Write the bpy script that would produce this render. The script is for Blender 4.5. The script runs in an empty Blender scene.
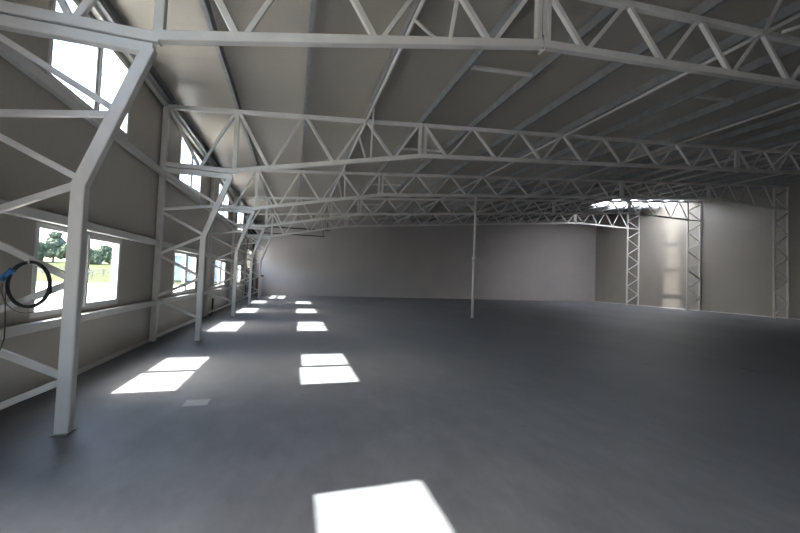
import bpy, bmesh, math, random
from mathutils import Vector, Matrix
random.seed(7)
S = bpy.context.scene
COL = S.collection

# ------------------------------------------------------------------ measures
CAM_Z = 1.6
FY = [-0.752, 4.242, 9.236, 14.230, 19.224, 24.218]      # Y of the portal frames (index 0 is behind the camera)
Y_FRONT, Y_BACK = -7.0, 29.05
XW_L, XW_R = -3.02, 29.47                                 # inner faces of the long walls
XO, XI, XE = -2.943, -2.05, -1.50                         # left column: outer leg, inner leg, elbow
RI, RO = 28.05, 29.35                                     # right column legs
SUN_TAN = 1.257
def zc(x): return 5.335 + 0.0905 * (x + 2.93)             # centre line of the sloping top chord
def zceil(x): return zc(x) + 0.30

# ------------------------------------------------------------------ materials
def new_mat(name):
    m = bpy.data.materials.new(name); m.use_nodes = True
    nt = m.node_tree
    return m, nt, nt.nodes['Principled BSDF']
def N(nt, t, **kw):
    n = nt.nodes.new(t)
    for k, v in kw.items():
        if k in n.inputs.keys(): n.inputs[k].default_value = v
        else: setattr(n, k, v)
    return n
def ramp(nt, a, b, ca, cb):
    r = nt.nodes.new('ShaderNodeValToRGB')
    r.color_ramp.elements[0].position = a; r.color_ramp.elements[1].position = b
    r.color_ramp.elements[0].color = (*ca, 1); r.color_ramp.elements[1].color = (*cb, 1)
    return r
def simple(name, col, rough=.5, metal=0., var=.06, scale=6., bump=0.):
    m, nt, p = new_mat(name)
    tc = N(nt, 'ShaderNodeTexCoord'); no = N(nt, 'ShaderNodeTexNoise', Scale=scale, Detail=4.)
    nt.links.new(tc.outputs['Object'], no.inputs['Vector'])
    r = ramp(nt, .3, .7, [c * (1 - var) for c in col], [min(1, c * (1 + var)) for c in col])
    nt.links.new(no.outputs['Fac'], r.inputs['Fac']); nt.links.new(r.outputs['Color'], p.inputs['Base Color'])
    p.inputs['Roughness'].default_value = rough; p.inputs['Metallic'].default_value = metal
    if bump:
        b = N(nt, 'ShaderNodeBump', Strength=bump, Distance=.01)
        nt.links.new(no.outputs['Fac'], b.inputs['Height']); nt.links.new(b.outputs['Normal'], p.inputs['Normal'])
    return m
def panel_mat(name, col, axis, rough=.38, rib=.09, joint=1.0, ribh=.0012, spec=.5, jointdark=.94, metal=0.):
    """sandwich panel sheet: fine ribs and panel joints that repeat along one axis"""
    m, nt, p = new_mat(name)
    tc = N(nt, 'ShaderNodeTexCoord'); sx = N(nt, 'ShaderNodeSeparateXYZ')
    nt.links.new(tc.outputs['Object'], sx.inputs[0])
    def M(op, a, b=None):
        n = N(nt, 'ShaderNodeMath', operation=op)
        for i, v in enumerate((a, b)):
            if v is None: continue
            if isinstance(v, (int, float)): n.inputs[i].default_value = v
            else: nt.links.new(v, n.inputs[i])
        return n.outputs[0]
    q = sx.outputs[axis]
    ribs = M('SINE', M('MULTIPLY', q, 2 * math.pi / rib))
    fr = M('FRACT', M('DIVIDE', M('ADD', q, 50.37), joint))
    jn = M('LESS_THAN', fr, .012)
    h = M('SUBTRACT', M('MULTIPLY', ribs, .5), M('MULTIPLY', jn, 3.))
    b = N(nt, 'ShaderNodeBump', Strength=1., Distance=ribh)
    nt.links.new(h, b.inputs['Height']); nt.links.new(b.outputs['Normal'], p.inputs['Normal'])
    no = N(nt, 'ShaderNodeTexNoise', Scale=.6, Detail=3.)
    nt.links.new(tc.outputs['Object'], no.inputs['Vector'])
    r = ramp(nt, .3, .7, [c * .95 for c in col], [c * 1.04 for c in col])
    nt.links.new(no.outputs['Fac'], r.inputs['Fac'])
    mx = N(nt, 'ShaderNodeMix', data_type='RGBA')
    nt.links.new(jn, mx.inputs[0]); nt.links.new(r.outputs['Color'], mx.inputs[6]); mx.inputs[7].default_value = (*[c * jointdark for c in col], 1)
    nt.links.new(mx.outputs[2], p.inputs['Base Color'])
    p.inputs['Roughness'].default_value = rough; p.inputs['Specular IOR Level'].default_value = spec
    p.inputs['Metallic'].default_value = metal
    return m
M_STEEL = simple('white painted steel', (.60, .593, .58), .42, 0, .05, 3.)
M_GALV = simple('galvanised steel', (.27, .278, .288), .45, .3, .14, 5.)
M_WALL = panel_mat('wall sandwich panel', (.40, .37, .326), 1, .34)
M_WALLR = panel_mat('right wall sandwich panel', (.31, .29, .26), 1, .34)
M_WALLB = panel_mat('back wall panel', (.42, .39, .385), 0, .5, rib=.3, ribh=.0004, jointdark=.97)
M_CEIL = panel_mat('ceiling sandwich panel', (.345, .318, .277), 1, .30, rib=.1, joint=1.0)
M_PVC = simple('white plastic frame', (.62, .62, .61), .3, 0, .01)
M_DARK = simple('dark rubber seal', (.03, .03, .032), .6)
M_PLATE = simple('bare steel plate', (.23, .215, .20), .5, .4, .2, 20.)
M_BLACK = simple('black cable sheath', (.012, .012, .013), .4)
M_BLUE = simple('blue plastic', (.03, .16, .42), .4)
M_PIPE = simple('black plastic pipe', (.015, .015, .016), .4)
M_ZINC = simple('dull zinc', (.6, .6, .59), .4, .2, .08, 12.)
M_HATCH = simple('worn hatch steel', (.32, .325, .335), .5, .2, .12, 14.)
M_BROWN = simple('brown board', (.13, .075, .05), .7, 0, .2, 8.)
M_TRACK = simple('dark door rail', (.055, .045, .043), .5, .3)
M_GASKET = simple('dark door surround', (.028, .026, .025), .6)
def concrete():
    m, nt, p = new_mat('power floated concrete')
    tc = N(nt, 'ShaderNodeTexCoord')
    n1 = N(nt, 'ShaderNodeTexNoise', Scale=.35, Detail=6., Roughness=.6); n2 = N(nt, 'ShaderNodeTexNoise', Scale=3.5, Detail=8., Roughness=.65)
    mp = N(nt, 'ShaderNodeMapping'); mp.inputs['Scale'].default_value = (1, .55, 1); mp.inputs['Rotation'].default_value = (0, 0, .5)
    nt.links.new(tc.outputs['Object'], mp.inputs[0])
    nt.links.new(mp.outputs[0], n1.inputs['Vector']); nt.links.new(mp.outputs[0], n2.inputs['Vector'])
    r1 = ramp(nt, .3, .7, (.128, .135, .149), (.182, .19, .206))
    nt.links.new(n1.outputs['Fac'], r1.inputs['Fac'])
    r2 = ramp(nt, .28, .72, (.72, .72, .73), (1.2, 1.2, 1.19))
    nt.links.new(n2.outputs['Fac'], r2.inputs['Fac'])
    mu = N(nt, 'ShaderNodeMix', data_type='RGBA', blend_type='MULTIPLY'); mu.inputs[0].default_value = 1.
    nt.links.new(r1.outputs['Color'], mu.inputs[6]); nt.links.new(r2.outputs['Color'], mu.inputs[7])
    # scattered dark stains
    vo = N(nt, 'ShaderNodeTexNoise', Scale=1.3, Detail=2.)
    nt.links.new(tc.outputs['Object'], vo.inputs['Vector'])
    rs = ramp(nt, .70, .78, (1, 1, 1), (.62, .61, .6)); nt.links.new(vo.outputs['Fac'], rs.inputs['Fac'])
    m2 = N(nt, 'ShaderNodeMix', data_type='RGBA', blend_type='MULTIPLY'); m2.inputs[0].default_value = 1.
    nt.links.new(mu.outputs[2], m2.inputs[6]); nt.links.new(rs.outputs['Color'], m2.inputs[7])
    nt.links.new(m2.outputs[2], p.inputs['Base Color'])
    rr = ramp(nt, .3, .7, (.42,) * 3, (.6,) * 3); nt.links.new(n2.outputs['Fac'], rr.inputs['Fac'])
    nt.links.new(rr.outputs['Color'], p.inputs['Roughness'])
    p.inputs['Specular IOR Level'].default_value = .25
    b = N(nt, 'ShaderNodeBump', Strength=.15, Distance=.004); nt.links.new(n2.outputs['Fac'], b.inputs['Height']); nt.links.new(b.outputs['Normal'], p.inputs['Normal'])
    return m
M_FLOOR = concrete()
def glass():
    m = bpy.data.materials.new('window glass'); m.use_nodes = True; nt = m.node_tree; nt.nodes.clear()
    o = N(nt, 'ShaderNodeOutputMaterial'); t = N(nt, 'ShaderNodeBsdfTransparent'); g = N(nt, 'ShaderNodeBsdfGlossy')
    t.inputs['Color'].default_value = (.93, .95, .94, 1); g.inputs['Roughness'].default_value = .02
    lw = N(nt, 'ShaderNodeLayerWeight'); lw.inputs['Blend'].default_value = .5
    pw = N(nt, 'ShaderNodeMath', operation='POWER'); nt.links.new(lw.outputs['Facing'], pw.inputs[0]); pw.inputs[1].default_value = 5.
    fr = N(nt, 'ShaderNodeMath', operation='MULTIPLY_ADD'); nt.links.new(pw.outputs[0], fr.inputs[0]); fr.inputs[1].default_value = .9; fr.inputs[2].default_value = .04
    mx = N(nt, 'ShaderNodeMixShader'); nt.links.new(fr.outputs[0], mx.inputs[0])
    nt.links.new(t.outputs[0], mx.inputs[1]); nt.links.new(g.outputs[0], mx.inputs[2]); nt.links.new(mx.outputs[0], o.inputs[0])
    return m
M_GLASS = glass()
def translucent():
    m = bpy.data.materials.new('translucent roof sheet'); m.use_nodes = True; nt = m.node_tree; nt.nodes.clear()
    o = N(nt, 'ShaderNodeOutputMaterial'); t = N(nt, 'ShaderNodeBsdfTranslucent'); d = N(nt, 'ShaderNodeBsdfDiffuse')
    t.inputs['Color'].default_value = (.80, .81, .81, 1); d.inputs['Color'].default_value = (.7, .7, .7, 1)
    mx = N(nt, 'ShaderNodeMixShader'); mx.inputs[0].default_value = .04
    nt.links.new(t.outputs[0], mx.inputs[1]); nt.links.new(d.outputs[0], mx.inputs[2])
    tr = N(nt, 'ShaderNodeBsdfTransparent'); m2 = N(nt, 'ShaderNodeMixShader'); 
    # graded clear to milky, added to give the right wall a soft sun streak
    tc = N(nt, 'ShaderNodeTexCoord'); sx = N(nt, 'ShaderNodeSeparateXYZ'); nt.links.new(tc.outputs['Object'], sx.inputs[0])
    a = N(nt, 'ShaderNodeMath', operation='SUBTRACT'); nt.links.new(sx.outputs['Y'], a.inputs[0]); a.inputs[1].default_value = 21.4
    b = N(nt, 'ShaderNodeMath', operation='ABSOLUTE'); nt.links.new(a.outputs[0], b.inputs[0])
    c = N(nt, 'ShaderNodeMapRange', interpolation_type='SMOOTHERSTEP'); nt.links.new(b.outputs[0], c.inputs[0])
    c.inputs[1].default_value = 0.; c.inputs[2].default_value = 1.3; c.inputs[3].default_value = .30; c.inputs[4].default_value = .02
    nt.links.new(c.outputs[0], m2.inputs[0])
    nt.links.new(mx.outputs[0], m2.inputs[1]); nt.links.new(tr.outputs[0], m2.inputs[2]); nt.links.new(m2.outputs[0], o.inputs[0])
    return m
M_SKYL = translucent()
M_YARD = simple('pale concrete paving', (.55, .54, .52), .8, 0, .1, .4)
M_GRASS = simple('dry meadow grass', (.060, .066, .036), .9, 0, .3, .5)
M_LEAF = simple('tree leaves', (.062, .078, .05), .7, 0, .4, 1.2)
M_LEAF2 = simple('pale tree leaves', (.085, .097, .072), .7, 0, .35, 1.2)
M_BARK = simple('bark', (.09, .07, .055), .9, 0, .3, 6.)
for _m in (M_YARD, M_GRASS, M_LEAF, M_LEAF2): _m.node_tree.nodes['Principled BSDF'].inputs['Specular IOR Level'].default_value = 0.
M_BLDG = simple('grey blue sheet cladding', (.30, .36, .42), .6, 0, .08, .6)
M_ROOFD = simple('grey roof sheet', (.34, .36, .38), .6)
M_FENCE = simple('weathered fence wood', (.23, .20, .18), .8, 0, .2, 3.)

# ------------------------------------------------------------------ mesh helpers
def obj(name, bm, mat, parent=None, loc=None):
    if isinstance(bm, bmesh.types.BMesh):
        me = bpy.data.meshes.new(name); bmesh.ops.recalc_face_normals(bm, faces=bm.faces); bm.to_mesh(me); bm.free()
        for mm in (mat if isinstance(mat, (list, tuple)) else [mat]): me.materials.append(mm)
    else: me = bm
    o = bpy.data.objects.new(name, me); COL.objects.link(o)
    if parent: o.parent = parent
    if loc is not None: o.location = loc
    return o
def tag(o, label=None, cat=None, group=None, kind=None):
    if label: o['label'] = label
    if cat: o['category'] = cat
    if group: o['group'] = group
    if kind: o['kind'] = kind
    return o
def thing(name, loc, label, cat, group=None):
    o = bpy.data.objects.new(name, None); COL.objects.link(o); o.location = loc; o.empty_display_size = .2
    return tag(o, label, cat, group)
def box(bm, x0, x1, y0, y1, z0, z1, bev=0.):
    r = bmesh.ops.create_cube(bm, size=1.)
    for v in r['verts']:
        v.co = Vector(((x0 + x1) / 2 + v.co.x * (x1 - x0), (y0 + y1) / 2 + v.co.y * (y1 - y0), (z0 + z1) / 2 + v.co.z * (z1 - z0)))
    if bev:
        es = list({e for v in r['verts'] for e in v.link_edges})
        bmesh.ops.bevel(bm, geom=es, offset=bev, segments=2, affect='EDGES', profile=.6)
    return bm
def B(*a, bev=0.): return box(bmesh.new(), *a, bev=bev)
def bar(bm, p0, p1, w, h, side=Vector((0, 1, 0)), r=.012):
    """rolled hollow section: rectangular tube with rounded corners between two points (w along side, h across)"""
    p0, p1 = Vector(p0), Vector(p1); d = (p1 - p0).normalized()
    s = (side - d * side.dot(d))
    s = s.normalized() if s.length > 1e-4 else Vector((1, 0, 0))
    u = d.cross(s)
    a, b = w / 2, h / 2; r = min(r, a * .45, b * .45); k = r * .3
    prof = [(a - r, -b), (a - k, -b + k), (a, -b + r), (a, b - r), (a - k, b - k), (a - r, b), (-a + r, b), (-a + k, b - k), (-a, b - r), (-a, -b + r), (-a + k, -b + k), (-a + r, -b)]
    A = [bm.verts.new(p0 + s * x + u * y) for x, y in prof]; E = [bm.verts.new(p1 + s * x + u * y) for x, y in prof]
    n = len(prof)
    for i in range(n): bm.faces.new((A[i], A[(i + 1) % n], E[(i + 1) % n], E[i]))
    bm.faces.new(A[::-1]); bm.faces.new(E)
    return bm
def BAR(*a, **k): return bar(bmesh.new(), *a, **k)
def tube(bm, pts, rad, n=10, closed=False):
    pts = [Vector(p) for p in pts]; rings = []
    m = len(pts)
    for i, p in enumerate(pts):
        if closed: d = pts[(i + 1) % m] - pts[i - 1]
        else: d = pts[min(i + 1, m - 1)] - pts[max(i - 1, 0)]
        d.normalize(); ref = Vector((0, 0, 1)) if abs(d.z) < .9 else Vector((0, 1, 0))
        s = d.cross(ref).normalized(); u = s.cross(d)
        rr = rad[i] if isinstance(rad, (list, tuple)) else rad
        rings.append([bm.verts.new(p + s * math.cos(2 * math.pi * j / n) * rr + u * math.sin(2 * math.pi * j / n) * rr) for j in range(n)])
    for i in range(m if closed else m - 1):
        a, b = rings[i], rings[(i + 1) % m]
        for j in range(n):
            f = bm.faces.new((a[j], a[(j + 1) % n], b[(j + 1) % n], b[j])); f.smooth = True
    if not closed: bm.faces.new(rings[0][::-1]); bm.faces.new(rings[-1])
    return bm
def TUBE(*a, **k): return tube(bmesh.new(), *a, **k)
def place(root, at, bm, name, mat):
    """a part modelled in place, made relative to its thing's base"""
    bmesh.ops.translate(bm, verts=bm.verts, vec=-Vector(at))
    return obj(name, bm, mat, root)
def copy_tree(root, loc):
    r = root.copy(); COL.objects.link(r); r.location = loc
    for ch in root.children:
        c = ch.copy(); COL.objects.link(c); c.parent = r
        for g in ch.children:
            d = g.copy(); COL.objects.link(d); d.parent = c
    return r

# ------------------------------------------------------------------ camera
cam = bpy.data.cameras.new('camera'); co = bpy.data.objects.new('camera', cam); COL.objects.link(co)
cam.sensor_width = 36.; cam.lens = 355.56 / 800 * 36; cam.clip_start = .05; cam.clip_end = 600
yaw, pit, rol = .2899, .0347, .0364
r0 = Vector((math.cos(yaw), -math.sin(yaw), 0)); f0 = Vector((math.sin(yaw) * math.cos(pit), math.cos(yaw) * math.cos(pit), math.sin(pit))); u0 = r0.cross(f0)
R = r0 * math.cos(rol) + u0 * math.sin(rol); U = -r0 * math.sin(rol) + u0 * math.cos(rol)
co.matrix_world = Matrix(((R.x, U.x, -f0.x, 0), (R.y, U.y, -f0.y, 0), (R.z, U.z, -f0.z, CAM_Z), (0, 0, 0, 1)))
S.camera = co

# ------------------------------------------------------------------ setting: floor, walls, ceiling
def struct(name, bm, mat, parent=None, label=None):
    o = obj(name, bm, mat, parent)
    if not parent: o['kind'] = 'structure'
    if label: o['label'] = label; 
    return o
def cutbox(bm, a0, a1, b0, b1, holes, put):
    """rectangle minus holes, as boxes"""
    As = sorted({a0, a1, *[h[0] for h in holes], *[h[1] for h in holes]})
    for i in range(len(As) - 1):
        x0, x1 = As[i], As[i + 1]; cut = sorted((h[2], h[3]) for h in holes if h[0] <= x0 + 1e-6 and h[1] >= x1 - 1e-6)
        z = b0
        for c in cut:
            if c[0] > z + 1e-6: put(x0, x1, z, c[0])
            z = c[1]
        if z < b1 - 1e-6: put(x0, x1, z, b1)
struct('floor', B(XW_L - .15, XW_R + .15, Y_FRONT - .15, Y_BACK + .15, -.2, 0), M_FLOOR)

# window openings in the left wall
WO = {0: 1.35, 1: 1.14, 2: 1.38, 3: 1.40, 4: 1.42}
LOW, UPP = (.962, 2.137), (3.935, 5.255)
wins = []                                                    # (bay, y0, y1, z0, z1, is_low)
for k in range(0, 5):
    y0 = FY[k] + WO[k]; y1 = y0 + 2.23
    wins.append((k, y0 - (.12 if k == 0 else 0), y1 - (.12 if k == 0 else 0), *LOW, True))
    wins.append((k, y0, y1, *UPP, False))
wins += [(-1, -4.4, -2.17, *LOW, True), (-1, -4.4, -2.17, *UPP, False)]  # unseen windows added behind the camera for more light from the left
DOOR = (24.75, 28.65, 0., 4.15)
T = .12
bm = bmesh.new()
cutbox(bm, Y_FRONT, Y_BACK, 0, 5.62, [w[1:5] for w in wins] + [DOOR], lambda a, b, c, d: box(bm, XW_L - T, XW_L, a, b, c, d))
struct('wall_left', bm, M_WALL)
struct('wall_back', B(XW_L - T, XW_R + T, Y_BACK, Y_BACK + T, 0, 9.2), M_WALLB)
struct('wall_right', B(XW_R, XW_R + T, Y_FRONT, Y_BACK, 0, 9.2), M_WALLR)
FILL_OPENING = (-1.4, .9, 0., 2.5)  # unseen opening added behind the camera so daylight fills the hall
bm = bmesh.new()
cutbox(bm, XW_L - T, XW_R + T, 0, 9.2, [FILL_OPENING], lambda a, b, c, d: box(bm, a, b, Y_FRONT - T, Y_FRONT, c, d))
struct('wall_front', bm, M_WALL)
# ceiling with the opening of the roof light
SK = (21.6, 29.2, 20.1, 22.3)
bm = bmesh.new()
def slab(bm, x0, x1, y0, y1, dz0, dz1):
    vs = [bm.verts.new((x, y, zceil(x) + dz)) for dz in (dz0, dz1) for x, y in ((x0, y0), (x1, y0), (x1, y1), (x0, y1))]
    for f in ((0, 1, 2, 3), (4, 7, 6, 5), (0, 4, 5, 1), (1, 5, 6, 2), (2, 6, 7, 3), (3, 7, 4, 0)): bm.faces.new([vs[i] for i in f])
    return bm
cutbox(bm, XW_L - .3, XW_R + .3, Y_FRONT - .3, Y_BACK + .3, [SK], lambda a, b, c, d: slab(bm, a, b, c, d, 0, .1))
struct('ceiling', bm, M_CEIL)
struct('window_13', slab(bmesh.new(), SK[0], SK[1], SK[2], SK[3], .03, .05), M_SKYL, label='white translucent roof light strip near the right wall')
struct('baseboard_left', B(XW_L, XW_L + .018, Y_FRONT, DOOR[0] - .12, 0, .075, bev=.004), M_STEEL)
struct('baseboard_right', B(XW_R - .02, XW_R, Y_FRONT, Y_BACK, 0, .07, bev=.004), M_STEEL)
struct('trim_1', B(XW_L, XW_L + .05, Y_FRONT, Y_BACK, 5.47, 5.5, bev=.004), M_STEEL, label='white flashing strip where left wall meets ceiling')

# windows
def window(n, y0, y1, z0, z1, low):
    xo = XW_L - .06; xi = XW_L + .012; f = .07; ym = (y0 + y1) / 2 - .02
    bm = bmesh.new()
    box(bm, xo, xi, y0, y1, z1 - f, z1, bev=.006); box(bm, xo, xi, y0, y1, z0, z0 + f, bev=.006)
    box(bm, xo, xi, y0, y0 + f, z0 + f, z1 - f, bev=.006); box(bm, xo, xi, y1 - f, y1, z0 + f, z1 - f, bev=.006)
    box(bm, xo, xi, ym - .035, ym + .035, z0 + f, z1 - f, bev=.006)
    w = struct('window_%d' % n, bm, M_PVC)
    obj('sill', B(XW_L - T - .03, xo, y0 - .02, y1 + .02, z0 - .035, z0 - .005, bev=.005), M_PVC, w)
    obj('pane', B(xo + .02, xo + .03, y0 + f, ym - .035, z0 + f, z1 - f), M_GLASS, w)
    # opening sash on the far side
    sa, sb, sz0, sz1 = ym + .03, y1 - f + .004, z0 + f - .02, z1 - f + .02; t = .052
    bm = bmesh.new(); x0, x1 = xo + .02, xi + .018
    box(bm, x0, x1, sa, sb, sz1 - t, sz1, bev=.006); box(bm, x0, x1, sa, sb, sz0, sz0 + t, bev=.006)
    box(bm, x0, x1, sa, sa + t, sz0 + t, sz1 - t, bev=.006); box(bm, x0, x1, sb - t, sb, sz0 + t, sz1 - t, bev=.006)
    sash = obj('sash', bm, M_PVC, w)
    obj('pane', B(xo + .03, xo + .04, sa + t, sb - t, sz0 + t, sz1 - t), M_GLASS, sash)
    zm = (z0 + z1) / 2
    h = box(bmesh.new(), x1, x1 + .012, sa + .012, sa + .04, zm - .035, zm + .035, bev=.003)
    tube(h, [(x1 + .012, sa + .026, zm), (x1 + .045, sa + .026, zm), (x1 + .05, sa + .026, zm - .03), (x1 + .05, sa + .026, zm - .12)], .009, 8)
    obj('handle', h, M_PVC, sash)
for i, (k, y0, y1, z0, z1, low) in enumerate(wins): window(i + 1, y0, y1, z0, z1, low)

# sectional door in the last bay of the left wall
bm = bmesh.new()
dx0, dx1 = XW_L - .10, XW_L - .05
rows = [(1.98, 2.50), (2.62, 3.28)]
pan = []
for r0_, r1_ in rows:
    n = 4; wy = (DOOR[1] - DOOR[0] - .3) / n
    pan += [(DOOR[0] + .15 + i * wy + .03, DOOR[0] + .15 + (i + 1) * wy - .03, r0_, r1_) for i in range(n)]
cutbox(bm, DOOR[0], DOOR[1], 0, DOOR[3], pan, lambda a, b, c, d: box(bm, dx0, dx1, a, b, c, d))
door = struct('door_1', bm, M_WALL, label='overhead sectional door with two rows of panes in the far end of the left wall')
for p in pan: obj('pane', B(dx0 + .02, dx0 + .03, *p), M_GLASS, door)
for z in (.52, 1.04, 1.56, 2.56, 3.36):
    obj('seam_strip', B(dx1, dx1 + .006, DOOR[0] + .02, DOOR[1] - .02, z - .012, z + .012), M_GASKET, door)
bm = bmesh.new()
box(bm, XW_L, XW_L + .05, DOOR[0] - .38, DOOR[0], 0, 4.55, bev=.005); box(bm, XW_L, XW_L + .05, DOOR[1], DOOR[1] + .3, 0, 4.55, bev=.005)
box(bm, XW_L, XW_L + .05, DOOR[0], DOOR[1], DOOR[3], 4.55, bev=.005)
obj('surround', bm, M_GASKET, door)
def track(y):
    pts = [(XW_L + .10, y, .03), (XW_L + .10, y, 4.0)] + [(XW_L + .10 + .65 * (1 - math.cos(a)), y, 4.0 + .7 * math.sin(a)) for a in [i * math.pi / 12 for i in range(1, 7)]] + [(2.25, y, 4.74)]
    return TUBE(pts, .035, 8)
for y in (DOOR[0] - .02, DOOR[1] + .02):
    t = obj('track', track(y), M_TRACK, door)
    obj('track_hanger', BAR((2.1, y, 4.76), (2.1, y, zceil(2.1) - .02), .04, .04), M_TRACK, t)
obj('spring_shaft', TUBE([(XW_L + .14, DOOR[0] - .1, 4.62), (XW_L + .14, DOOR[1] + .1, 4.62)], .07, 10), M_TRACK, door)

# ------------------------------------------------------------------ steel frames
ORD = ['', 'nearest', 'second', 'third', 'fourth', 'fifth']
W = .062                                                     # web tube
def make_left_column():
    at = (XI, 0, 0); t = thing('lattice_column', at, 'x', 'column')
    P = lambda bm, n, m=M_STEEL: place(t, at, bm, n, m)
    L = .12
    P(BAR((XO, 0, .012), (XO, 0, zc(XO) - .05), L, L, side=Vector((0, 1, 0))), 'outer_leg')
    bm = BAR((XI, 0, .012), (XI, 0, 2.43), .10, L); bar(bm, (XI, 0, 2.41), (XE - .035, 0, 3.90), .10, L)
    P(bm, 'inner_leg')
    P(BAR((XO + .06, 0, 3.885), (XE + .0, 0, 3.885), .10, .11), 'head_beam')
    def xin(z): return XI if z < 2.43 else XI + (XE - XI) * (z - 2.43) / (4.03 - 2.43)
    for zo, zi in ((3.82, 3.22), (2.99, 3.15), (2.90, 2.48), (1.99, 2.40), (1.92, 1.50), (1.03, 1.43), (.94, .55), (.13, .49)):
        P(BAR((XO + .05, 0, zo), (xin(zi) - .05, 0, zi), .05, W, r=.008), 'web_bar')
    for x in (XO + .02, XI): P(B(x - .068, x + .068, -.075, .075, 0, .014, bev=.003), 'base_plate', M_PLATE)
    return t
def make_right_column():
    at = (RI, 0, 0); t = thing('lattice_column', at, 'x', 'column')
    P = lambda bm, n, m=M_STEEL: place(t, at, bm, n, m)
    P(BAR((RI, 0, .012), (RI, 0, zc(RI) - .05), .1, .1), 'inner_leg')
    P(BAR((RO, 0, .012), (RO, 0, zc(RO) - .05), .1, .1), 'outer_leg')
    z, s = .28, .70
    side = 0
    while z + s < 6.75:
        a, b = (RI, RO) if side == 0 else (RO, RI); sg = 1 if side == 0 else -1
        P(BAR((a + sg * .04, 0, z), (b - sg * .04, 0, z + s - .05), .05, .06, r=.008), 'web_bar'); z += s; side = 1 - side
    P(BAR((RI + .05, 0, 6.79), (RO - .05, 0, 6.79), .08, .08), 'cross_bar')
    P(BAR((RO - .04, 0, 6.86), (RI + .04, 0, 7.42), .05, .06, r=.008), 'web_bar'); P(BAR((RI + .04, 0, 7.48), (RO - .04, 0, 8.02), .05, .06, r=.008), 'web_bar')
    for x in (RI, RO): P(B(x - .068, x + .068, -.075, .075, 0, .014, bev=.003), 'base_plate', M_PLATE)
    return t
SP1, SP2, SP3 = 3.28, 16.05, 22.4                            # bolted splices
TUBES_X = [1.66, 8.0, 12.85, 17.55, 23.97]
def zb(x):
    if x < SP1: return 4.03 + (5.04 - 4.03) * (x - XE) / (SP1 - XE)
    if x < 22.6: return 5.04 + .0925 * (x - SP1)
    return 6.82
def make_truss():
    at = (XO, 0, 3.96); t = thing('roof_truss', at, 'x', 'roof truss')
    P = lambda bm, n, m=M_STEEL: place(t, at, bm, n, m)
    C = .11
    for a, b in ((XO - .05, SP1 - .012), (SP1 + .012, SP2 - .012), (SP2 + .012, SP3 - .012), (SP3 + .012, RO + .05)):
        P(BAR((a, 0, zc(a)), (b, 0, zc(b)), .10, .10), 'top_chord')
    P(BAR((XO + .06, 0, 4.015), (XE + .05, 0, 4.015), .10, .11), 'end_chord')
    P(BAR((XE, 0, 4.03), (SP1 - .012, 0, zb(SP1 - .012)), .10, C), 'bottom_chord')
    P(BAR((SP1 + .012, 0, zb(SP1 + .001)), (SP2 - .012, 0, zb(SP2)), .10, C), 'bottom_chord')
    P(BAR((SP2 + .012, 0, zb(SP2)), (22.59, 0, zb(22.59)), .10, C), 'bottom_chord')
    P(BAR((22.58, 0, zb(22.59)), (RI - .05, 0, 6.79), .10, C), 'bottom_chord')
    tops = [-1.46, .10, 1.66, 3.25, 4.83, 6.41, 8.0, 9.6, 11.22, 12.85, 14.45, 16.02, 17.55, 19.15, 20.78, 22.4, 23.97, 25.52, 27.1]
    def web(xt, xb):
        w = .075 if xt < xb else .06
        P(BAR((xt, 0, zc(xt) - .04), (xb, 0, zb(xb) + .04), w - .01, w, r=.008), 'web_bar')
    P(BAR((XO + .08, 0, zc(XO) - .06), (-2.22, 0, 4.05), .06, .07), 'web_bar'); P(BAR((-2.18, 0, 4.05), (-1.52, 0, zc(-1.5) - .04), .06, .07), 'web_bar')
    P(BAR((-1.46, 0, 4.06), (-1.46, 0, zc(-1.46) - .04), .10, .10), 'post')
    for i in range(len(tops) - 1):
        a, b = tops[i], tops[i + 1]; m = (a + b) / 2
        oa = .1 if a in (3.25, 16.02, 22.4) else .06; ob = .12 if b in (3.25, 16.02, 22.4) else .06
        web(a + oa, m - .05); web(b - ob, m + .05)
    web(27.1 + .06, RI - .08)
    for x in (SP1, SP2, SP3):
        for s in (-1, 1):
            P(BAR((x + s * .075, 0, zb(x) + .04), (x + s * .075, 0, zc(x) - .04), .09, .08), 'post')
            P(B(x + s * .006 - .006, x + s * .006 + .006, -.07, .07, zb(x) - .11, zb(x) + .13), 'splice_plate')
        for dy in (-.045, .045):
            for dz in (-.08, .1): P(TUBE([(x - .03, dy, zb(x) + dz), (x + .03, dy, zb(x) + dz)], .012, 6), 'bolt', M_PLATE)
    for x in (1.66, 17.55):
        for s in (-1, 1):
            P(BAR((x + (.05 if s > 0 else .16), s * .05, zb(x + .1) + .03), (x, s * .98, zc(x) - .06), .045, .045, side=Vector((1, 0, 0)), r=.006), 'knee_brace')
    return t
TR_LABEL = {1: 'nearest white lattice roof truss crossing the top of the view, close overhead',
            2: 'second white lattice roof truss, its full left end seen beyond the nearest one',
            3: 'third white lattice roof truss, ending on the nearest visible right lattice column',
            4: 'fourth white lattice roof truss, ending on the middle right lattice column',
            5: 'farthest white lattice roof truss, along the top of the back wall'}
CL_LABEL = {1: 'nearest left lattice column, tall white leg with the black cable coil',
            2: 'second left lattice column, bent white leg beyond the first sunlit floor patch',
            3: 'third left lattice column, with a black pipe beside its outer leg',
            4: 'fourth left lattice column, just before the overhead door',
            5: 'farthest left lattice column, pale against the back wall corner'}
CR_LABEL = {3: 'nearest right lattice column, rightmost in the view',
            4: 'middle right lattice column, on the near edge of the bright wall strip',
            5: 'farthest right lattice column, on the far edge of the bright wall strip'}
truss = make_truss(); lcol = make_left_column(); rcol = make_right_column()
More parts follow.
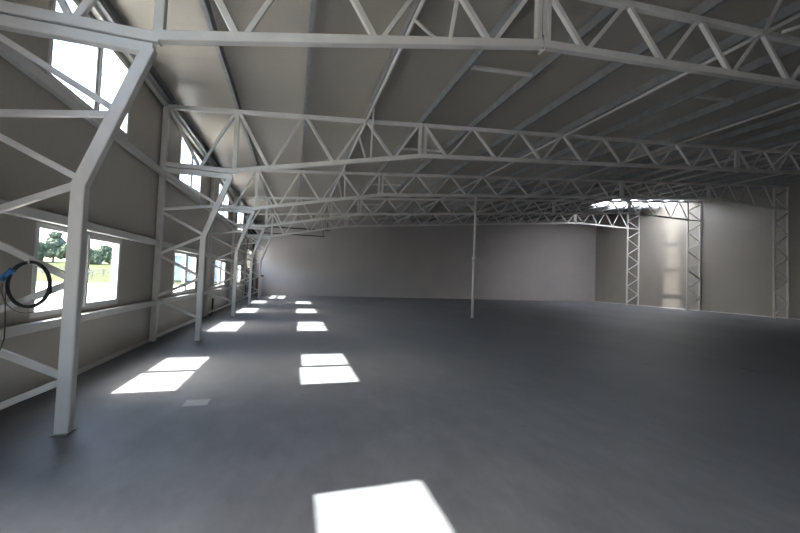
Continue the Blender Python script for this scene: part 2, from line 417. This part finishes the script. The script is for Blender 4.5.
for k in range(1, 6):
    o = truss if k == 1 else copy_tree(truss, truss.location)
    o.location = (XO, FY[k], 3.96); tag(o, TR_LABEL[k], 'roof truss', 'white lattice roof trusses')
    o = lcol if k == 1 else copy_tree(lcol, lcol.location)
    o.location = (XI, FY[k], 0); tag(o, CL_LABEL[k], 'column', 'lattice columns along the left wall')
    if k >= 3:
        o = rcol if k == 3 else copy_tree(rcol, rcol.location)
        o.location = (RI, FY[k], 0); tag(o, CR_LABEL[k], 'column', 'lattice columns along the right wall')

BAY = {0: 'in front of the nearest truss', 1: 'between the nearest and second trusses', 2: 'between the second and third trusses',
       3: 'between the third and fourth trusses', 4: 'between the fourth and fifth trusses', 5: 'behind the fifth truss'}
NTH = ['first', 'second', 'third', 'fourth', 'fifth', 'sixth', 'seventh', 'eighth', 'ninth', 'tenth', 'eleventh', 'twelfth', 'thirteenth', 'fourteenth',
       'fifteenth', 'sixteenth', 'seventeenth', 'eighteenth', 'nineteenth', 'twentieth', 'twenty-first', 'twenty-second']
# wall rails, one length per bay between the outer legs
def ybay(k, gap): return (FY[k] + gap, (FY[k + 1] - gap) if k < 5 else Y_BACK - .02)
COLB = {1: 'between the nearest and second left columns', 2: 'between the second and third left columns', 3: 'between the third and fourth left columns',
        4: 'between the fourth and fifth left columns', 5: 'between the fifth left column and the back wall'}
for k in range(1, 6):
    a, b = ybay(k, .062)
    spec = [('eave_rail', 5.37, .09, 'white eave tube under the ceiling edge'), ('wall_rail', 3.81, .12, 'white wall rail under the upper window')]
    if k < 5: spec += [('wall_rail', 2.205, .125, 'white wall rail over the lower window'), ('wall_rail', .865, .11, 'white wall rail under the lower window')]
    if k == 5: spec = spec[:1] + [('wall_rail', 4.78, .1, 'white wall rail over the overhead door')]
    for nm, z, h, lab in spec:
        o = obj(nm, BAR((0, 0, 0), (0, b - a, 0), .10, h, side=Vector((1, 0, 0))), M_STEEL, loc=(XO - .01, a, z))
        tag(o, lab + ' ' + COLB[k], 'rail', 'white wall rails')
# roof purlins, C sections on the top chords
PX = [-2.90, -1.38, .18, 1.74, 3.33, 4.91, 6.49, 8.08, 9.68, 11.30, 12.93, 14.53, 16.10, 17.63, 19.23, 20.82, 22.48, 24.05, 25.60, 27.18, 28.7]
def purlin(x):
    bm = bmesh.new(); h, f, t, lip = .20, .07, .006, .02
    z0 = 0.
    prof = [(0, 0), (f, 0), (f, lip), (f - t, lip), (f - t, t), (t, t), (t, h - t), (f - t, h - t), (f - t, h - lip), (f, h - lip), (f, h), (0, h)]
    y0, y1 = Y_FRONT + .02, Y_BACK - .02
    A = [bm.verts.new((px, y0, pz + .0905 * px)) for px, pz in prof]; E = [bm.verts.new((px, y1, pz + .0905 * px)) for px, pz in prof]
    n = len(prof)
    for i in range(n): bm.faces.new((A[i], A[(i + 1) % n], E[(i + 1) % n], E[i]))
    bm.faces.new(A[::-1]); bm.faces.new(E)
    return bm
PX = [PX[0]] + [x - .11 for x in PX[1:]]
for i, x in enumerate(PX):
    o = obj('roof_purlin', purlin(x), M_GALV, loc=(x, 0, zc(x) + .056))
    tag(o, 'galvanised roof purlin along the ceiling, %s counted from the left wall' % NTH[i], 'purlin', 'galvanised roof purlins')
# long tie tubes between the top chord nodes
for i, x in enumerate(TUBES_X):
    for k in range(0, 6):
        if k == 0 and i != 1: continue
        a, b = ybay(k, .055)
        o = obj('tie_tube', TUBE([(0, 0, 0), (0, b - a, 0)], .034, 12), M_STEEL, loc=(x, a, zc(x) - .02))
        tag(o, 'thin white tie tube, %s from the left wall, %s' % (NTH[i], BAY[k]), 'tie tube', 'white tie tubes')
# roof bracing from the nearest truss toward the camera
for x1, lab in ((1.66, 'slanting toward the left wall'), (11.22, 'slanting toward the right wall')):
    x0 = 8.0; dx = .14 if x1 > x0 else -.2; p0 = Vector((x0 + dx, FY[1] - (.217 if dx > 0 else .157), 0)); p1 = Vector((x1, FY[0], 0))
    p0.z = zc(p0.x) - .10; p1.z = zc(p1.x) - .10
    o = obj('wind_brace', TUBE([(0, 0, 0), p1 - p0], .032, 12), M_STEEL, loc=p0)
    tag(o, 'thin white roof brace before the nearest truss, ' + lab, 'brace')
# pale struts that span two purlins in the middle of a bay
for k in range(1, 5):
    ym = (FY[k] + FY[k + 1]) / 2 - .2
    for j, (i0, lab) in enumerate(((4, 'nearer the left wall'), (8, 'farther from the left wall'))):
        x0, x1 = PX[i0] + .075, PX[i0 + 1] - .004
        z0, z1 = zc(x0) + .13, zc(x1) + .13
        bm = BAR((0, 0, 0), (x1 - x0, 0, z1 - z0), .09, .06)
        o = obj('purlin_strut', bm, M_STEEL, loc=(x0, ym, z0))
        tag(o, 'short pale strut %s, %s' % (BAY[k], lab), 'strut', 'short struts between purlins')

# ------------------------------------------------------------------ loose things
# slender prop under the third truss
px, py = 7.66, FY[3] - .02
pr = thing('steel_prop', (px, py, 0), 'slender upright steel prop standing alone in the middle of the floor', 'prop')
zt = zb(px) - .062
obj('base_plate', B(-.08, .08, -.08, .08, 0, .01, bev=.002), M_ZINC, pr)
obj('outer_tube', TUBE([(0, 0, .01), (0, 0, 2.62)], .055, 14), M_ZINC, pr)
cl = bmesh.new(); tube(cl, [(0, 0, 2.58), (0, 0, 2.72)], .07, 14); tube(cl, [(-.13, 0, 2.66), (.08, 0, 2.66)], .012, 8)
obj('collar', cl, M_ZINC, pr)
obj('inner_tube', TUBE([(0, 0, 2.7), (0, 0, zt - .012)], .042, 14), M_STEEL, pr)
obj('head_plate', B(-.07, .07, -.07, .07, zt - .012, zt, bev=.002), M_ZINC, pr)
# floor hatch
h = thing('floor_hatch', (-1.06, 4.9, 0), 'small square pale metal hatch plate set in the floor', 'hatch')
bm = bmesh.new()
for a in ((-.14, .14, -.125, -.11), (-.14, .14, .11, .125), (-.14, -.125, -.11, .11), (.125, .14, -.11, .11)): box(bm, *a, 0, .006, bev=.0015)
obj('rim', bm, M_GALV, h); obj('plate', B(-.124, .124, -.109, .109, 0, .004, bev=.001), M_HATCH, h)
# coil of cable with its plug
yc = FY[1] - .09
c0 = Vector((-2.345, yc, 1.425))
coil = thing('cable_coil', c0 + Vector((0, 0, -.22)), 'black cable coil with a blue plug hanging on the nearest left lattice column', 'cable')
at = c0 + Vector((0, 0, -.22))
rnd = random.Random(3)
for j in range(6):
    bm = bmesh.new(); ph = rnd.random() * 6; rr = .186 + rnd.uniform(-.007, .007); ox, oz = rnd.uniform(-.006, .006), rnd.uniform(-.012, .004)
    pts = []
    for i in range(48):
        a = 2 * math.pi * i / 48
        pts.append((c0.x + ox + rr * .86 * math.cos(a), yc - .012 + .005 * j + .006 * math.sin(2 * a + ph), c0.z + oz + rr * 1.12 * math.sin(a)))
    tube(bm, pts, .0062, 8, closed=True)
    place(coil, at, bm, 'loop', M_BLACK)
bm = TUBE([(c0.x - .17 * math.cos(a) * 1.08, yc - .02, c0.z - .04 - .225 * math.sin(a)) for a in [i * math.pi / 16 for i in range(-1, 17)]], .0035, 6)
place(coil, at, bm, 'loose_strand', M_BLACK)
bm = TUBE([(c0.x - .13, yc - .02, c0.z + .08), (c0.x - .155, yc - .02, c0.z - .1), (c0.x - .142, yc - .02, c0.z - .38), (c0.x - .14, yc - .02, c0.z - .50), (c0.x - .165, yc - .02, c0.z - .60), (c0.x - .23, yc - .015, c0.z - .64)], .005, 8)
place(coil, at, bm, 'hanging_cable', M_BLACK)
bm = TUBE([(c0.x - .165, yc - .03, c0.z + .055), (c0.x - .16, yc - .03, c0.z + .075), (c0.x - .115, yc - .03, c0.z + .125)], [.02, .026, .02], 12)
tube(bm, [(c0.x - .13, yc - .03, c0.z + .105), (c0.x - .11, yc - .03, c0.z + .13)], [.028, .028], 12); tube(bm, [(c0.x - .19, yc - .03, c0.z + .06), (c0.x - .165, yc - .03, c0.z + .05)], [.02, .03], 10)
place(coil, at, bm, 'plug', M_BLUE)['label'] = 'blue plug'
bm = TUBE([(c0.x, yc + .04, c0.z + .235), (c0.x, yc - .02, c0.z + .235), (c0.x, yc - .03, c0.z + .2), (c0.x, yc - .015, c0.z + .18), (c0.x, yc + .04, c0.z + .19)], .006, 6)
place(coil, at, bm, 'tie', M_PVC)
# black pipe leaning by the third column
o = obj('black_pipe', TUBE([(-2.92, 15.15, .02), (-2.885, 14.98, .30), (-2.85, 14.80, .60)], .035, 10), M_PIPE); tag(o, 'short black pipe leaning by the left wall beyond the third column', 'pipe')
# brown board and post by the overhead door
o = obj('brown_board', B(-2.55, -2.35, 27.0, 27.06, 0, 1.35, bev=.01), M_BROWN); tag(o, 'brown board standing by the overhead door in the far left corner', 'board')
po = thing('short_post', (-2.2, 27.3, 0), 'short pale post with a dark cap in the far left corner', 'post')
obj('shaft', BAR((0, 0, .01), (0, 0, 1.4), .09, .09), M_STEEL, po); obj('base_plate', B(-.09, .09, -.09, .09, 0, .012, bev=.002), M_PLATE, po)
obj('cap', B(-.06, .16, -.06, .06, 1.4, 1.52, bev=.012), M_GASKET, po)

# ------------------------------------------------------------------ outside, seen through the windows
struct('ground_yard', B(-26, XW_L - T - .02, -30, 48, -.3, -.1), M_YARD)
bm = B(-160, -26, -40, 48, -.3, -.11)
prof = [(48, -.11), (62, -.05), (78, .6), (96, 2.5), (220, 4.)]
for x0, x1 in ((-160, 60),):
    va = [bm.verts.new((x0, y, z)) for y, z in prof]; vb = [bm.verts.new((x1, y, z)) for y, z in prof]
    wa = [bm.verts.new((x0, y, -.4)) for y, z in prof]; wb = [bm.verts.new((x1, y, -.4)) for y, z in prof]
    for i in range(4):
        bm.faces.new((va[i], vb[i], vb[i + 1], va[i + 1])); bm.faces.new((wa[i], wa[i + 1], wb[i + 1], wb[i]))
    bm.faces.new((va[0], wa[0], wb[0], vb[0])); bm.faces.new((va[4], vb[4], wb[4], wa[4]))
struct('ground_meadow', bm, M_GRASS)
struct('ground_apron', B(XW_L - T - .02, 40, -40, Y_FRONT - T - .02, -.3, -.02), M_YARD)
def crown(seed, r, h, zb_):
    rn = random.Random(seed); bm = bmesh.new()
    for i in range(9):
        a = rn.uniform(0, 6.28); d = rn.uniform(0, .55) * r; cz = zb_ + rn.uniform(.15, .8) * h; rr = r * rn.uniform(.38, .6) * (1.1 - .45 * (cz - zb_) / h)
        res = bmesh.ops.create_icosphere(bm, subdivisions=3, radius=1.)
        for v in res['verts']:
            n = v.co.normalized(); k = 1 + .22 * math.sin(7 * n.x + seed + i) * math.sin(6 * n.y + 2 * i) + .16 * math.sin(13 * n.z + 3 * i) * math.cos(11 * n.x + i) + rn.uniform(-.10, .10)
            v.co = Vector((d * math.cos(a), d * math.sin(a), cz)) + n * rr * k
    for f in bm.faces: f.smooth = False
    return bm
tr_spots = [(-52.6, 95, 5.0, 2.2), (-54.1, 103, 8.6, 2.4), (-47.4, 95, 4.8, 2.2), (-48.4, 103, 5.2, 2.4), (-42.2, 95, 3.9, 2.2), (-43.0, 103, 5.0, 2.4), (-37.1, 95, 3.9, 2.2), (-37.9, 103, 5.2, 2.4),
            (-25.5, 98, 6.2, 3.4), (-11.5, 92, 5.6, 3.2)]
TL = ['bushy tree at the left edge of the nearest lower window, beyond the meadow', 'tallest pale tree beyond the meadow, in the left pane of the nearest lower window',
      'green tree right of the tallest pale one, beside the nearest white column', 'green tree mostly behind the nearest white column, beyond the meadow',
      'low green tree at the left of the right pane, nearest lower window', 'slightly taller round tree in the middle of the right pane, nearest lower window',
      'low round tree right of the middle, right pane of the nearest lower window', 'green tree at the right frame of the nearest lower window',
      'wide tree beyond the meadow to the left of the grey building', 'wide tree beyond the meadow to the right of the grey building']
for i, (x, y, hh, r) in enumerate(tr_spots):
    t = thing('tree', (x, y, 2.4), TL[i], 'tree', 'trees beyond the meadow')
    obj('trunk', TUBE([(0, 0, 0), (.1, .05, hh * .3), (0, .1, hh * .6)], [.22, .17, .09], 8), M_BARK, t)
    obj('crown', crown(i * 3 + 1, r, hh * .95, hh * .02), M_LEAF2 if i == 1 else M_LEAF, t)
f = thing('wooden_fence', (-42, 70, .28), 'low weathered wooden fence across the meadow, seen through the nearest lower window', 'fence')
for i in range(17): obj('post', B(-16 + i * 2 - .06, -16 + i * 2 + .06, -.06, .06, 0, 1.25), M_FENCE, f)
for z in (.35, .7, 1.05): obj('fence_rail', B(-16.2, 16.2, .06, .10, z - .06, z + .06), M_FENCE, f)
b = thing('grey_building', (-17, 66, .1), 'grey blue clad building beyond the yard, seen through the second lower window', 'building')
obj('wall', B(-6, 6, -4, 4, 0, 3.8), M_BLDG, b)
bm = bmesh.new(); v = [bm.verts.new(p) for p in ((-6.3, -4.3, 3.8), (6.3, -4.3, 3.8), (6.3, 4.3, 3.8), (-6.3, 4.3, 3.8), (-6.3, 0, 5.0), (6.3, 0, 5.0))]
for q in ((0, 1, 5, 4), (2, 3, 4, 5), (0, 4, 3), (1, 2, 5), (0, 3, 2, 1)): bm.faces.new([v[i] for i in q])
obj('roof', bm, M_ROOFD, b)
for x in (-4, -1, 2, 4.6): obj('window', B(x - .6, x + .6, -4.05, -4.0, 1.2, 2.4), M_PVC, b)

# ------------------------------------------------------------------ light
sun_dir = Vector((-1, 0, SUN_TAN)).normalized()
sl = bpy.data.lights.new('sun', 'SUN'); sl.energy = 17.; sl.angle = math.radians(.53); sl.color = (1., .96, .9)
so = bpy.data.objects.new('sun', sl); COL.objects.link(so); so.rotation_euler = sun_dir.to_track_quat('Z', 'Y').to_euler(); so.location = (-30, 10, 40)
w = bpy.data.worlds.new('sky'); S.world = w; w.use_nodes = True; nt = w.node_tree; bg = nt.nodes['Background']
sky = nt.nodes.new('ShaderNodeTexSky'); sky.sky_type = 'NISHITA'; sky.sun_disc = False; sky.sun_elevation = math.atan(SUN_TAN); sky.sun_rotation = math.radians(-90)
sky.air_density = 1.; sky.dust_density = 3.; sky.ozone_density = 1.
nt.links.new(sky.outputs[0], bg.inputs['Color']); bg.inputs['Strength'].default_value = 1.0

# ------------------------------------------------------------------ view
S.view_settings.view_transform = 'Standard'; S.view_settings.look = 'None'; S.view_settings.gamma = 1.; S.view_settings.use_curve_mapping = False
S.view_settings.exposure = 1.4
S.cycles.max_bounces = 12; S.cycles.diffuse_bounces = 7; S.cycles.glossy_bounces = 4; S.cycles.transparent_max_bounces = 12
S.cycles.use_denoising = True
S.cycles.sample_clamp_indirect = 10.
